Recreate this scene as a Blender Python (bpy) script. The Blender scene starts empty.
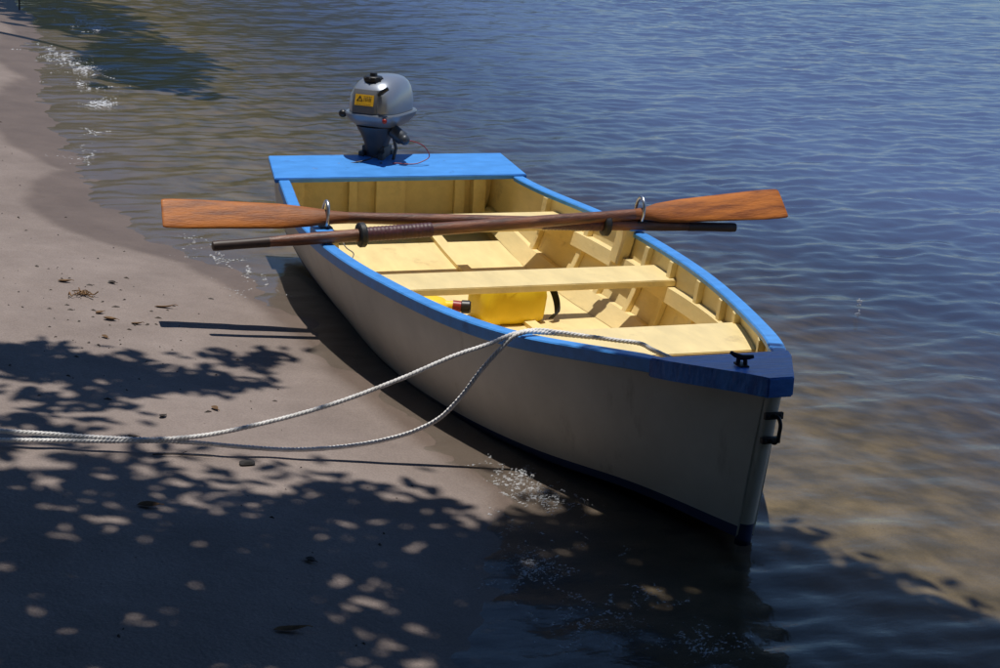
import bpy, bmesh, math, random
import numpy as np
from mathutils import Vector, Matrix
random.seed(7); rng = np.random.default_rng(11)
SC = bpy.context.scene
COL = SC.collection
PI = math.pi

# ------------------------------------------------------------------ materials
def new_mat(name):
    m = bpy.data.materials.new(name); m.use_nodes = True
    nt = m.node_tree; b = nt.nodes['Principled BSDF']
    return m, nt, b
def N(nt, typ, **kw):
    n = nt.nodes.new(typ)
    for k, v in kw.items():
        if hasattr(n, k): setattr(n, k, v)
        else: n.inputs[k].default_value = v
    return n
def mat(name, col, rough=.5, metal=0., var=.12, scale=8., bump=0., bscale=60., stretch=(1,1,1), col2=None, spec=.5, fac=(.35,.7), coat=0.):
    m, nt, b = new_mat(name)
    tc = N(nt, 'ShaderNodeTexCoord'); mp = N(nt, 'ShaderNodeMapping'); mp.inputs['Scale'].default_value = stretch
    nt.links.new(tc.outputs['Object'], mp.inputs['Vector'])
    nz = N(nt, 'ShaderNodeTexNoise'); nz.inputs['Scale'].default_value = scale; nz.inputs['Detail'].default_value = 6; nz.inputs['Roughness'].default_value = .62
    nt.links.new(mp.outputs[0], nz.inputs['Vector'])
    rp = N(nt, 'ShaderNodeValToRGB')
    c2 = col2 if col2 else tuple(max(0, c*(1-var)) for c in col)
    c1 = col if col2 else tuple(min(1, c*(1+var*.6)) for c in col)
    rp.color_ramp.elements[0].position = fac[0]; rp.color_ramp.elements[1].position = fac[1]
    rp.color_ramp.elements[0].color = (*c2, 1); rp.color_ramp.elements[1].color = (*c1, 1)
    nt.links.new(nz.outputs['Fac'], rp.inputs['Fac']); nt.links.new(rp.outputs['Color'], b.inputs['Base Color'])
    b.inputs['Metallic'].default_value = metal; b.inputs['Specular IOR Level'].default_value = spec
    b.inputs['Coat Weight'].default_value = coat
    mr = N(nt, 'ShaderNodeMapRange'); mr.inputs['To Min'].default_value = max(0, rough-.08); mr.inputs['To Max'].default_value = min(1, rough+.1)
    nt.links.new(nz.outputs['Fac'], mr.inputs['Value']); nt.links.new(mr.outputs[0], b.inputs['Roughness'])
    if bump:
        n2 = N(nt, 'ShaderNodeTexNoise'); n2.inputs['Scale'].default_value = bscale; n2.inputs['Detail'].default_value = 4
        nt.links.new(mp.outputs[0], n2.inputs['Vector'])
        bp = N(nt, 'ShaderNodeBump'); bp.inputs['Strength'].default_value = bump; bp.inputs['Distance'].default_value = .004
        nt.links.new(n2.outputs['Fac'], bp.inputs['Height']); nt.links.new(bp.outputs[0], b.inputs['Normal'])
    return m
M = {}
M['cream'] = mat('cream_paint', (.82,.65,.315), .45, var=.10, scale=5, bump=.25, bscale=25, stretch=(1,3,3))
M['white'] = mat('white_hull_paint', (.57,.535,.465), .5, var=.2, scale=2.2, bump=.15, bscale=20)
M['blue'] = mat('blue_paint', (.065,.29,.74), .42, var=.14, scale=9, bump=.2, bscale=35, stretch=(3,1,3))
M['bluedeck'] = mat('worn_blue_deck_paint', (.06,.27,.76), .38, col2=(.028,.13,.46), scale=5, bump=.6, bscale=14, stretch=(7,1.2,3), fac=(.35,.62))
M['navy'] = mat('navy_bottom_paint', (.02,.035,.10), .5, var=.2)
M['shaft'] = mat('old_oar_wood', (.25,.088,.036), .42, col2=(.07,.028,.017), scale=6, bump=.4, bscale=40, stretch=(1.2,9,9), coat=.08)
M['blade'] = mat('varnished_blade_wood', (.47,.145,.018), .5, col2=(.13,.032,.008), scale=4.5, bump=.35, bscale=30, stretch=(1.2,8,8), fac=(.30,.60), spec=.3, coat=.06)
def blend_along(m, col, x0, x1):
    # old varnish worn darker towards the shaft
    nt = m.node_tree; b = nt.nodes['Principled BSDF']; src = b.inputs['Base Color'].links[0].from_socket
    tc = N(nt, 'ShaderNodeTexCoord'); sx = N(nt, 'ShaderNodeSeparateXYZ'); nt.links.new(tc.outputs['Object'], sx.inputs[0])
    nz = N(nt, 'ShaderNodeTexNoise'); nz.inputs['Scale'].default_value = 9; nt.links.new(tc.outputs['Object'], nz.inputs['Vector'])
    ad = N(nt, 'ShaderNodeMath', operation='MULTIPLY_ADD'); ad.inputs[1].default_value = .25; nt.links.new(nz.outputs['Fac'], ad.inputs[0]); nt.links.new(sx.outputs[0], ad.inputs[2])
    mr = N(nt, 'ShaderNodeMapRange', interpolation_type='SMOOTHSTEP'); mr.inputs['From Min'].default_value = x0+.125; mr.inputs['From Max'].default_value = x1+.125
    nt.links.new(ad.outputs[0], mr.inputs['Value'])
    mx = N(nt, 'ShaderNodeMix', data_type='RGBA'); mx.inputs[6].default_value = (*col, 1); nt.links.new(src, mx.inputs[7]); nt.links.new(mr.outputs[0], mx.inputs[0])
    nt.links.new(mx.outputs[2], b.inputs['Base Color'])
blend_along(M['blade'], (.17,.060,.022), 1.50, 1.86)
def wear(m, col, lo, hi, scale, stretch=(1,1,1), amt=.8):
    nt = m.node_tree; b = nt.nodes['Principled BSDF']; src = b.inputs['Base Color'].links[0].from_socket
    tc = N(nt, 'ShaderNodeTexCoord'); mp = N(nt, 'ShaderNodeMapping'); mp.inputs['Scale'].default_value = stretch; nt.links.new(tc.outputs['Object'], mp.inputs['Vector'])
    nz = N(nt, 'ShaderNodeTexNoise'); nz.inputs['Scale'].default_value = scale; nz.inputs['Detail'].default_value = 7; nz.inputs['Roughness'].default_value = .7; nt.links.new(mp.outputs[0], nz.inputs['Vector'])
    mr = N(nt, 'ShaderNodeMapRange'); mr.inputs['From Min'].default_value = lo; mr.inputs['From Max'].default_value = hi; mr.inputs['To Max'].default_value = amt; nt.links.new(nz.outputs['Fac'], mr.inputs['Value'])
    mx = N(nt, 'ShaderNodeMix', data_type='RGBA'); nt.links.new(src, mx.inputs[6]); mx.inputs[7].default_value = (*col, 1); nt.links.new(mr.outputs[0], mx.inputs[0]); nt.links.new(mx.outputs[2], b.inputs['Base Color'])
wear(M['cream'], (.42,.30,.15), .60, .74, 7, (1,1,1), .55)
wear(M['white'], (.26,.22,.17), .58, .72, 5, (1.6,1.6,.5), .6); wear(M['white'], (.12,.11,.10), .70, .76, 16, (.5,1,2.), .6)
wear(M['blue'], (.03,.10,.30), .60, .72, 12, (1,1,1), .6); wear(M['blue'], (.50,.48,.42), .685, .71, 24, (1,1,1), .5)
wear(M['blade'], (.05,.018,.008), .62, .70, 6, (.8,3,3), .75); wear(M['shaft'], (.36,.20,.12), .58, .70, 10, (.7,4,4), .5)
M['leather'] = mat('maroon_leather', (.075,.022,.028), .5, var=.3, scale=20, bump=.5, bscale=60)
M['grip'] = mat('dark_grip_wood', (.05,.028,.02), .5, var=.3, scale=10, stretch=(1,6,6))
M['rubber'] = mat('black_rubber', (.014,.014,.016), .55, var=.2)
M['iron'] = mat('black_iron', (.02,.02,.024), .5, metal=.3, var=.3, scale=30)
M['galv'] = mat('galvanised_steel', (.62,.63,.65), .32, metal=1., var=.25, scale=25)
M['silver'] = mat('silver_cowl_paint', (.33,.36,.41), .3, metal=.5, var=.06, scale=4, coat=.4)
M['traygrey'] = mat('tray_grey_paint', (.20,.225,.26), .35, metal=.4, var=.1, coat=.2)
M['graphite'] = mat('dark_grey_casting', (.055,.065,.082), .45, metal=.3, var=.2, scale=14)
M['panelgrey'] = mat('grey_plastic', (.12,.125,.135), .5, var=.1)
M['sticker'] = mat('yellow_sticker', (.75,.42,.02), .4, var=.05)
M['black'] = mat('black_plastic', (.012,.012,.014), .4, var=.15)
M['red'] = mat('red_plastic', (.28,.018,.015), .4, var=.1)
M['bagyellow'] = mat('yellow_bag_fabric', (.86,.62,.02), .5, var=.1, scale=7, bump=.5, bscale=9)
M['webbing'] = mat('black_webbing', (.015,.014,.013), .8, var=.2, scale=60)
M['rope'] = mat('white_rope', (.78,.76,.74), .75, var=.18, scale=40)
wear(M['rope'], (.40,.36,.31), .55, .72, 14, (1,1,1), .45)
M['cordgrey'] = mat('grey_cord', (.30,.30,.32), .6, var=.1)
M['bark'] = mat('brown_bark', (.12,.085,.06), .9, var=.4, scale=12, bump=1., bscale=20, stretch=(1,1,.3))
M['leaf'] = mat('green_leaf', (.07,.11,.025), .5, var=.4, scale=3)
M['hill'] = mat('headland_scrub', (.05,.07,.025), .95, col2=(.02,.03,.012), scale=1.2)
M['dryleaf'] = mat('dry_brown_leaf', (.20,.11,.045), .8, var=.5, scale=40)
M['darkleaf'] = mat('dark_wet_leaf', (.05,.035,.025), .7, var=.4, scale=40)
M['stone'] = mat('dark_pebble', (.022,.02,.02), .8, var=.4, scale=40)
m, nt, b = new_mat('sea_foam'); b.inputs['Alpha'].default_value = .48; b.inputs['Base Color'].default_value = (.7,.72,.75,1); b.inputs['Roughness'].default_value = .25; M['foam'] = m

# ------------------------------------------------------------------ mesh helpers
def finish(name, bm, m, parent=None, smooth=True, angle=40):
    me = bpy.data.meshes.new(name)
    bmesh.ops.recalc_face_normals(bm, faces=bm.faces)
    if parent is not None and parent.type == 'EMPTY' or parent is not None:
        base = parent
        off = Vector((0,0,0))
        while base is not None: off += base.location; base = base.parent
        if parent.get('local') is None and not any_local(parent): bmesh.ops.translate(bm, verts=bm.verts, vec=-off)
    bm.to_mesh(me); bm.free()
    ms = m if isinstance(m, (list, tuple)) else [m]
    for k in ms: me.materials.append(M[k])
    if smooth:
        for p in me.polygons: p.use_smooth = True
        try: me.set_sharp_from_angle(angle=math.radians(angle))
        except Exception: pass
    o = bpy.data.objects.new(name, me); COL.objects.link(o)
    if parent is not None: o.parent = parent
    return o
def any_local(p):
    while p is not None:
        if p.get('local'): return True
        p = p.parent
    return False
def tag(o, label=None, cat=None, group=None, kind=None):
    if label: o['label'] = label
    if cat: o['category'] = cat
    if group: o['group'] = group
    if kind: o['kind'] = kind
    return o
def thing(name, loc, label, cat, group=None, local=False):
    o = bpy.data.objects.new(name, None); COL.objects.link(o); o.location = loc; o.empty_display_size = .1
    if local: o['local'] = 1
    return tag(o, label, cat, group)
def box(bm, x0, x1, y0, y1, z0, z1, bev=0.):
    vs = [bm.verts.new((x, y, z)) for z in (z0, z1) for y in (y0, y1) for x in (x0, x1)]
    fs = [(0,1,3,2),(4,6,7,5),(0,4,5,1),(2,3,7,6),(0,2,6,4),(1,5,7,3)]
    F = [bm.faces.new([vs[i] for i in f]) for f in fs]
    if bev: bmesh.ops.bevel(bm, geom=list({e for f in F for e in f.edges}), offset=bev, segments=2, profile=.7, affect='EDGES')
def loft(bm, rings, cap0=True, cap1=True, closed=True):
    R = [[bm.verts.new(p) for p in r] for r in rings]
    n = len(R[0])
    for a, c in zip(R[:-1], R[1:]):
        for i in range(n if closed else n-1):
            bm.faces.new((a[i], a[(i+1) % n], c[(i+1) % n], c[i]))
    if cap0: bm.faces.new(R[0][::-1])
    if cap1: bm.faces.new(R[-1])
    return R
def frames(pts):
    pts = [Vector(p) for p in pts]; out = []; up = None
    for i, p in enumerate(pts):
        t = (pts[min(i+1, len(pts)-1)] - pts[max(i-1, 0)]).normalized()
        if up is None:
            up = Vector((0,0,1)) if abs(t.z) < .9 else Vector((1,0,0))
        s = t.cross(up).normalized(); up = s.cross(t).normalized()
        out.append((p, s, up))
    return out
def tube(bm, pts, r, n=10, cap=True):
    rr = r if isinstance(r, (list, tuple)) else [r]*len(pts)
    rings = []
    for (p, s, u), q in zip(frames(pts), rr):
        rings.append([p + (s*math.cos(2*PI*k/n) + u*math.sin(2*PI*k/n))*q for k in range(n)])
    loft(bm, rings, cap, cap)
def spline(pts, n):
    P = np.array(pts, float); d = np.r_[0, np.cumsum(np.linalg.norm(np.diff(P, axis=0), axis=1))]
    m = np.stack([np.gradient(P[:,k], d) for k in range(3)], 1)
    s = np.linspace(0, d[-1], n); i = np.clip(np.searchsorted(d, s, side='right')-1, 0, len(d)-2)
    h = (d[i+1]-d[i])[:,None]; t = ((s-d[i])[:,None])/h
    return (2*t**3-3*t**2+1)*P[i]+(t**3-2*t**2+t)*h*m[i]+(-2*t**3+3*t**2)*P[i+1]+(t**3-t**2)*h*m[i+1]
def plank(bm, pts, z0, z1, bev=.003):
    """horizontal plank from a plan outline; z0/z1 numbers or functions of x,y"""
    f0 = z0 if callable(z0) else (lambda x, y: z0); f1 = z1 if callable(z1) else (lambda x, y: z1)
    a = [bm.verts.new((x, y, f0(x, y))) for x, y in pts]; c = [bm.verts.new((x, y, f1(x, y))) for x, y in pts]
    n = len(pts); F = [bm.faces.new(a[::-1]), bm.faces.new(c)]
    for i in range(n): F.append(bm.faces.new((a[i], a[(i+1) % n], c[(i+1) % n], c[i])))
    if bev: bmesh.ops.bevel(bm, geom=list({e for f in F for e in f.edges}), offset=bev, segments=2, affect='EDGES')
def ell(bm, c, rx, ry, rz, seg=12, rings=8):
    r = bmesh.ops.create_uvsphere(bm, u_segments=seg, v_segments=rings, radius=1)
    for v in r['verts']: v.co = Vector((v.co.x*rx, v.co.y*ry, v.co.z*rz)) + Vector(c)

# numpy value noise ---------------------------------------------------------
def vnoise(x, y, seed=0):
    xi = np.floor(x).astype(np.int64); yi = np.floor(y).astype(np.int64); fx = x-xi; fy = y-yi
    def h(a, b_):
        n = (a*374761393 + b_*668265263 + seed*974634777) & 0xffffffff
        n = ((n ^ (n >> 13))*1274126177) & 0xffffffff
        return ((n ^ (n >> 16)) & 0xffff)/65535.
    u = fx*fx*(3-2*fx); v = fy*fy*(3-2*fy)
    return (h(xi,yi)*(1-u)+h(xi+1,yi)*u)*(1-v)+(h(xi,yi+1)*(1-u)+h(xi+1,yi+1)*u)*v
def fbm(x, y, o=4, seed=0):
    s = 0; a = 1; t = 0
    for k in range(o): s = s+a*vnoise(x*2**k+17.3*k, y*2**k-9.1*k, seed+k); t += a; a *= .5
    return s/t
def grid_mesh(name, X, Y, Z):
    ny, nx = X.shape
    me = bpy.data.meshes.new(name)
    co = np.stack([X, Y, Z], -1).reshape(-1, 3).astype(np.float32)
    i = np.arange(ny*nx).reshape(ny, nx)
    q = np.stack([i[:-1,:-1], i[:-1,1:], i[1:,1:], i[1:,:-1]], -1).reshape(-1, 4).astype(np.int32)
    me.vertices.add(len(co)); me.vertices.foreach_set('co', co.ravel())
    me.loops.add(q.size); me.loops.foreach_set('vertex_index', q.ravel())
    me.polygons.add(len(q)); me.polygons.foreach_set('loop_start', np.arange(0, q.size, 4, dtype=np.int32))
    me.update(calc_edges=True)
    me.polygons.foreach_set('use_smooth', np.ones(len(q), bool))
    return me

# ------------------------------------------------------------------ the shore
W = .04                                     # water level
SX = np.array([-400,-60,-34,-22,-14,-11.5,-10,-8.4,-6.6,-5.6,-4.2,-2.5,-1.2,-.4,.25,.7,1.5,2.2,2.7,3.0,3.3,3.7,4.5,6.5,8,10,14,20,400])
SY = np.array([60,30,8,2.2,-.1,-.55,-.62,-.62,-.82,-.86,-1.0,-1.02,-1.04,-.90,-.68,-.60,-.57,-.52,-.45,-.52,-.70,-.90,-1.15,-1.25,-.7,1.4,6,13,300])  # past the viewpoint the land is bent round to carry added sky-blocking trees
def shore(x): return np.interp(x, SX, SY)
def ground(x, y, detail=True):
    ys = shore(x)
    d = ys - y                              # >0 on the beach
    k = np.where(d > 0, .088*d, np.where(d > -1.2, .085*d, .085*-1.2 + .16*(d+1.2)))
    z = W - .004 + np.where(d > 6, .088*6+.03*(d-6), k)
    z = np.maximum(z, -2.6)
    if detail:
        dry = np.clip((d-.15)/.5, 0, 1)
        z = z + (fbm(x*2.2, y*2.2, 4, 3)-.5)*.028*dry + (fbm(x*9, y*9, 3, 8)-.5)*.008*(.15+.85*dry)
    return z
def spaced(a, b_, d, lo, hi, g=1.09):
    core = list(np.arange(a, b_+1e-6, d)); s = d; v = core[-1]
    while v < hi: s *= g; v += s; core.append(v)
    s = d; v = core[0]
    while v > lo: s *= g; v -= s; core.insert(0, v)
    return np.array(core)
xs = spaced(-1.2, 4.2, .018, -500, 400, 1.045); ys_ = spaced(-2.3, .3, .018, -300, 500, 1.07)
X, Y = np.meshgrid(xs, ys_)
Z = ground(X, Y)
me = grid_mesh('sand', X, Y, Z)
d = shore(X) - Y
wid = .15 + .26*np.abs(np.sin(X*1.25+.6*np.sin(X*.7)))**.7*np.clip((.6-X)/1., 0, 1) + .08*(fbm(X*3, Y*3, 3, 21)-.5) - .06*np.clip((X-1)/1.5, 0, 1)
wet = 1-np.clip((d-wid)/.07+.5, 0, 1)
damp = 1-np.clip((d-wid-.10)/.25, 0, 1)
at = me.attributes.new('wet', 'FLOAT', 'POINT'); at.data.foreach_set('value', (wet*.75+damp*.25).ravel().astype(np.float32))
silt = np.clip((d+.10)/-.5, 0, 1); a2 = me.attributes.new('silt', 'FLOAT', 'POINT'); a2.data.foreach_set('value', silt.ravel().astype(np.float32))
sand = bpy.data.objects.new('sand', me); COL.objects.link(sand); sand['kind'] = 'structure'
m, nt, b = new_mat('beach_sand')
a_ = N(nt, 'ShaderNodeAttribute', attribute_name='wet'); tc = N(nt, 'ShaderNodeTexCoord')
n1 = N(nt, 'ShaderNodeTexNoise'); n1.inputs['Scale'].default_value = 3; n1.inputs['Detail'].default_value = 8; n1.inputs['Roughness'].default_value = .7
n2 = N(nt, 'ShaderNodeTexNoise'); n2.inputs['Scale'].default_value = 190; n2.inputs['Detail'].default_value = 3
vo = N(nt, 'ShaderNodeTexVoronoi'); vo.inputs['Scale'].default_value = 22; vo.inputs['Randomness'].default_value = 1
for n_ in (n1, n2, vo): nt.links.new(tc.outputs['Object'], n_.inputs['Vector'])
rp = N(nt, 'ShaderNodeValToRGB'); e_ = rp.color_ramp.elements; e_[0].position = .3; e_[1].position = .72
e_[0].color = (.205,.165,.146,1); e_[1].color = (.295,.242,.216,1)
nt.links.new(n1.outputs['Fac'], rp.inputs['Fac'])
gr = N(nt, 'ShaderNodeMix', data_type='RGBA', blend_type='MULTIPLY'); gr.inputs[0].default_value = .5
rg = N(nt, 'ShaderNodeValToRGB'); rg.color_ramp.elements[0].position = .3; rg.color_ramp.elements[1].position = .7
rg.color_ramp.elements[0].color = (.6,.6,.6,1); rg.color_ramp.elements[1].color = (1.15,1.15,1.15,1)
nt.links.new(n2.outputs['Fac'], rg.inputs['Fac']); nt.links.new(rp.outputs[0], gr.inputs[6]); nt.links.new(rg.outputs[0], gr.inputs[7])
# sparse dark specks of debris
vs_ = N(nt, 'ShaderNodeValToRGB'); vs_.color_ramp.elements[0].position = .05; vs_.color_ramp.elements[1].position = .09
vs_.color_ramp.elements[0].color = (.35,.3,.27,1); vs_.color_ramp.elements[1].color = (1,1,1,1)
nt.links.new(vo.outputs['Distance'], vs_.inputs['Fac'])
sp = N(nt, 'ShaderNodeMix', data_type='RGBA', blend_type='MULTIPLY')
ms_ = N(nt, 'ShaderNodeValToRGB'); ms_.color_ramp.elements[0].position = .5; ms_.color_ramp.elements[1].position = .62
nt.links.new(n1.outputs['Fac'], ms_.inputs['Fac']); nt.links.new(ms_.outputs[0], sp.inputs[0])
nt.links.new(gr.outputs[2], sp.inputs[6]); nt.links.new(vs_.outputs[0], sp.inputs[7])
wm = N(nt, 'ShaderNodeMix', data_type='RGBA', blend_type='MULTIPLY'); wm.inputs[7].default_value = (.61,.56,.51,1)
nt.links.new(a_.outputs['Fac'], wm.inputs[0]); nt.links.new(sp.outputs[2], wm.inputs[6]); a3 = N(nt, 'ShaderNodeAttribute', attribute_name='silt'); n5 = N(nt, 'ShaderNodeTexNoise'); n5.inputs['Scale'].default_value = 7; n5.inputs['Detail'].default_value = 5; nt.links.new(tc.outputs['Object'], n5.inputs['Vector'])
r5 = N(nt, 'ShaderNodeValToRGB'); r5.color_ramp.elements[0].position = .36; r5.color_ramp.elements[1].position = .64; r5.color_ramp.elements[0].color = (.70,.70,.48,1); r5.color_ramp.elements[1].color = (1.45,1.42,1.02,1); nt.links.new(n5.outputs['Fac'], r5.inputs['Fac'])
sm = N(nt, 'ShaderNodeMix', data_type='RGBA', blend_type='MULTIPLY'); nt.links.new(a3.outputs['Fac'], sm.inputs[0]); nt.links.new(wm.outputs[2], sm.inputs[6]); nt.links.new(r5.outputs[0], sm.inputs[7])
nt.links.new(sm.outputs[2], b.inputs['Base Color'])
mr = N(nt, 'ShaderNodeMapRange'); mr.inputs['To Min'].default_value = .95; mr.inputs['To Max'].default_value = .5
nt.links.new(a_.outputs['Fac'], mr.inputs['Value']); nt.links.new(mr.outputs[0], b.inputs['Roughness'])
bp = N(nt, 'ShaderNodeBump'); bp.inputs['Distance'].default_value = .004
mb = N(nt, 'ShaderNodeMapRange'); mb.inputs['To Min'].default_value = .9; mb.inputs['To Max'].default_value = .08
nt.links.new(a_.outputs['Fac'], mb.inputs['Value']); nt.links.new(mb.outputs[0], bp.inputs['Strength'])
n3 = N(nt, 'ShaderNodeTexNoise'); n3.inputs['Scale'].default_value = 70; n3.inputs['Detail'].default_value = 6
nt.links.new(tc.outputs['Object'], n3.inputs['Vector']); nt.links.new(n3.outputs['Fac'], bp.inputs['Height']); nt.links.new(bp.outputs[0], b.inputs['Normal'])
b.inputs['Specular IOR Level'].default_value = .3
me.materials.append(m)

# ------------------------------------------------------------------ water
def wave(x, y):
    z = np.zeros_like(x); r = np.random.default_rng(5)
    for k in range(70):
        lam = .10*(12 ** (r.random()**1.3)); th = r.normal(math.radians(200), .62)
        if k % 4 == 0: th = r.uniform(0, 2*PI)
        kx, ky = 2*PI/lam*math.cos(th), 2*PI/lam*math.sin(th)
        amp = .0013*lam**.62*(.5+r.random())*(.75 if lam > .6 else 1.15)
        # patchy amplitude so that no train runs through the whole picture
        ph = kx*x+ky*y+r.uniform(0, 2*PI)+1.6*(vnoise(x*.35/lam**.5+k, y*.35/lam**.5-k, k)-.5)*2
        w = vnoise(x*.28/lam**.5+3*k, y*.28/lam**.5+5*k, 40+k)
        s = np.sin(ph); z += amp*(s+.25*np.cos(2*ph))*(.35+1.3*w)
    return z
xw = spaced(-12, 4.2, .03, -480, 60, 1.03); yw = spaced(-1.25, 6.5, .03, -30, 480, 1.03)
X, Y = np.meshgrid(xw, yw)
dep = np.clip((Y-shore(X))/1.1, 0, 1)
dx = np.clip(np.minimum(X+.25, 2.95-X)/.3, 0, 1); near_boat = np.clip((.62-np.abs(Y))/.16, 0, 1)*dx
amp = (.75+.25*dep)*(1-.85*np.clip(near_boat*1.6, 0, 1))
fade = np.clip(1-(np.hypot(np.maximum(-12-X, 0), np.maximum(Y-6.5, 0)))/20, 0, 1)
gust = .45+1.1*fbm(X*.16+.1*Y, Y*.33, 3, 91)*(.6+.8*fbm(X*.7, Y*1.1, 2, 17))
Zw = W + wave(X, Y)*amp*fade*gust
me = grid_mesh('water', X, Y, Zw)
wdep = me.attributes.new('depth', 'FLOAT', 'POINT'); wdep.data.foreach_set('value', (W-ground(X, Y, False)).ravel().astype(np.float32))
bm = bmesh.new(); bm.from_mesh(me)
bed = [e for e in bm.edges if e.is_boundary]
ex = bmesh.ops.extrude_edge_only(bm, edges=bed)
nv = [v for v in ex['geom'] if isinstance(v, bmesh.types.BMVert)]
for v in nv: v.co.z = -3.2
bmesh.ops.holes_fill(bm, edges=[e for e in bm.edges if e.is_boundary], sides=0)
bmesh.ops.recalc_face_normals(bm, faces=bm.faces)
bm.to_mesh(me); bm.free()
water = bpy.data.objects.new('water', me); COL.objects.link(water); water['kind'] = 'structure'
m, nt, b = new_mat('sea_water'); nt.nodes.remove(b); out = nt.nodes['Material Output']
tc = N(nt, 'ShaderNodeTexCoord')
na = N(nt, 'ShaderNodeTexNoise'); na.inputs['Scale'].default_value = 9; na.inputs['Detail'].default_value = 5; na.inputs['Roughness'].default_value = .6
mp = N(nt, 'ShaderNodeMapping'); mp.inputs['Rotation'].default_value = (0,0,.35); mp.inputs['Scale'].default_value = (1.6,.75,1)
nt.links.new(tc.outputs['Object'], mp.inputs['Vector']); nt.links.new(mp.outputs[0], na.inputs['Vector'])
bp = N(nt, 'ShaderNodeBump'); bp.inputs['Strength'].default_value = .38; bp.inputs['Distance'].default_value = .008
nt.links.new(na.outputs['Fac'], bp.inputs['Height'])
fr = N(nt, 'ShaderNodeFresnel'); fr.inputs['IOR'].default_value = 1.33; nt.links.new(bp.outputs[0], fr.inputs['Normal'])
tr = N(nt, 'ShaderNodeBsdfTransparent'); tr.inputs['Color'].default_value = (.93,.95,.94,1)
gl = N(nt, 'ShaderNodeBsdfGlossy'); gl.inputs['Roughness'].default_value = .04; nt.links.new(bp.outputs[0], gl.inputs['Normal'])
mx = N(nt, 'ShaderNodeMixShader'); nt.links.new(fr.outputs[0], mx.inputs[0]); ad_ = N(nt, 'ShaderNodeAttribute', attribute_name='depth'); dm = N(nt, 'ShaderNodeMapRange'); dm.inputs['From Min'].default_value = .12; dm.inputs['From Max'].default_value = .6; dm.inputs['To Max'].default_value = .85
nt.links.new(ad_.outputs['Fac'], dm.inputs['Value'])
df = N(nt, 'ShaderNodeBsdfDiffuse'); df.inputs['Color'].default_value = (.082,.112,.222,1); tm = N(nt, 'ShaderNodeMixShader')  # murky body colour of deeper water, with some sky reflection painted in as blue
nt.links.new(dm.outputs[0], tm.inputs[0]); nt.links.new(tr.outputs[0], tm.inputs[1]); nt.links.new(df.outputs[0], tm.inputs[2])
nt.links.new(tm.outputs[0], mx.inputs[1]); nt.links.new(gl.outputs[0], mx.inputs[2])
nt.links.new(mx.outputs[0], out.inputs['Surface'])
va = N(nt, 'ShaderNodeVolumeAbsorption'); va.inputs['Color'].default_value = (.52,.50,.30,1); va.inputs['Density'].default_value = .45
nt.links.new(va.outputs[0], out.inputs['Volume'])
me.materials.clear(); me.materials.append(m)

# foam: small bubbles and flecks lying on the water and at its edge
FO = [(-9.63,-.30,.20,.10,90),(-8.6,-.26,.35,.09,220),(-8.2,-.18,.16,.08,200),(-6.8,-.74,.4,.07,120),(-6.25,-.66,.4,.10,240),(-5.7,-.60,.35,.09,220),(-5.0,-.72,.2,.06,60),
      (-4.22,-.70,.16,.06,200),(-3.16,-.9,.18,.04,40),(-2.42,-1.0,.25,.04,60),(-.46,-.81,.12,.05,30),(-.18,-.80,.12,.06,40),(-.05,-.76,.1,.05,30),(.18,-.70,.12,.04,34),(.35,-.66,.1,.04,26),(.44,-.79,.06,.05,14),
      (2.61,-.42,.12,.05,200),(2.71,-.43,.09,.06,170),(2.79,-.38,.09,.05,110),(2.84,-.35,.06,.05,70),(2.6,-.47,.08,.05,50),
      (3.18,-.62,.10,.07,330),(3.24,-.60,.06,.06,120),(3.42,-.62,.12,.12,60),(3.6,-.56,.10,.10,260),(3.74,-.41,.10,.08,220),(3.47,-.39,.07,.06,70),(3.62,-.66,.10,.08,90),(3.74,-.30,.05,.06,30),(3.3,-.75,.1,.06,40),(3.2,-.4,.2,.1,26),(2.95,-.58,.1,.07,50)]
V = []; Fc = []
for cx_, cy_, sx, sy, n in FO:
    far = min(1.6, max(.55, (7.1-cx_)/7.5))
    lines = []
    for k in range(max(3, n//9)):
        lines.append((rng.normal(cx_, sx*.5), rng.normal(cy_, sy*.5), rng.normal(-.25, .6), rng.uniform(.02, .10)*(1.8 if cx_ < 1 else 1), rng.normal(0, 6)))
    for k in range(int(n*2.2)):
        lx, ly, la, ll, lc = lines[rng.integers(len(lines))]; t = rng.uniform(-1, 1)*ll
        nx_ = lc*t*t+rng.normal(0, .0035)
        x = lx+t*math.cos(la)-nx_*math.sin(la); y = ly+t*math.sin(la)+nx_*math.cos(la)
        r = (.0010+.0030*rng.random()**3)*far*(1. if cx_ < 1 else 1.25)
        z = max(W+.002, float(ground(np.array([x]), np.array([y]), False)[0])+.001)
        i0 = len(V); a0 = rng.random()*6.28; st = 1+1.2*rng.random()
        for j in range(6):
            a1 = a0+j*PI/3; V.append((x+r*.8*math.cos(a1), y+r*st*math.sin(a1), z))
        for j in range(6):
            a1 = a0+j*PI/3; V.append((x+r*.5*math.cos(a1), y+r*.55*st*math.sin(a1), z+r*.6))
        V.append((x, y, z+r*.8))
        for j in range(6):
            Fc.append((i0+j, i0+(j+1) % 6, i0+6+(j+1) % 6, i0+6+j)); Fc.append((i0+6+j, i0+6+(j+1) % 6, i0+12))
me = bpy.data.meshes.new('sea_foam'); me.from_pydata(V, [], Fc); me.materials.append(M['foam'])
for p in me.polygons: p.use_smooth = True
fo = bpy.data.objects.new('sea_foam', me); COL.objects.link(fo); tag(fo, 'white sparkling bubbles of foam along the waterline', None, None, 'stuff')

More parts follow.
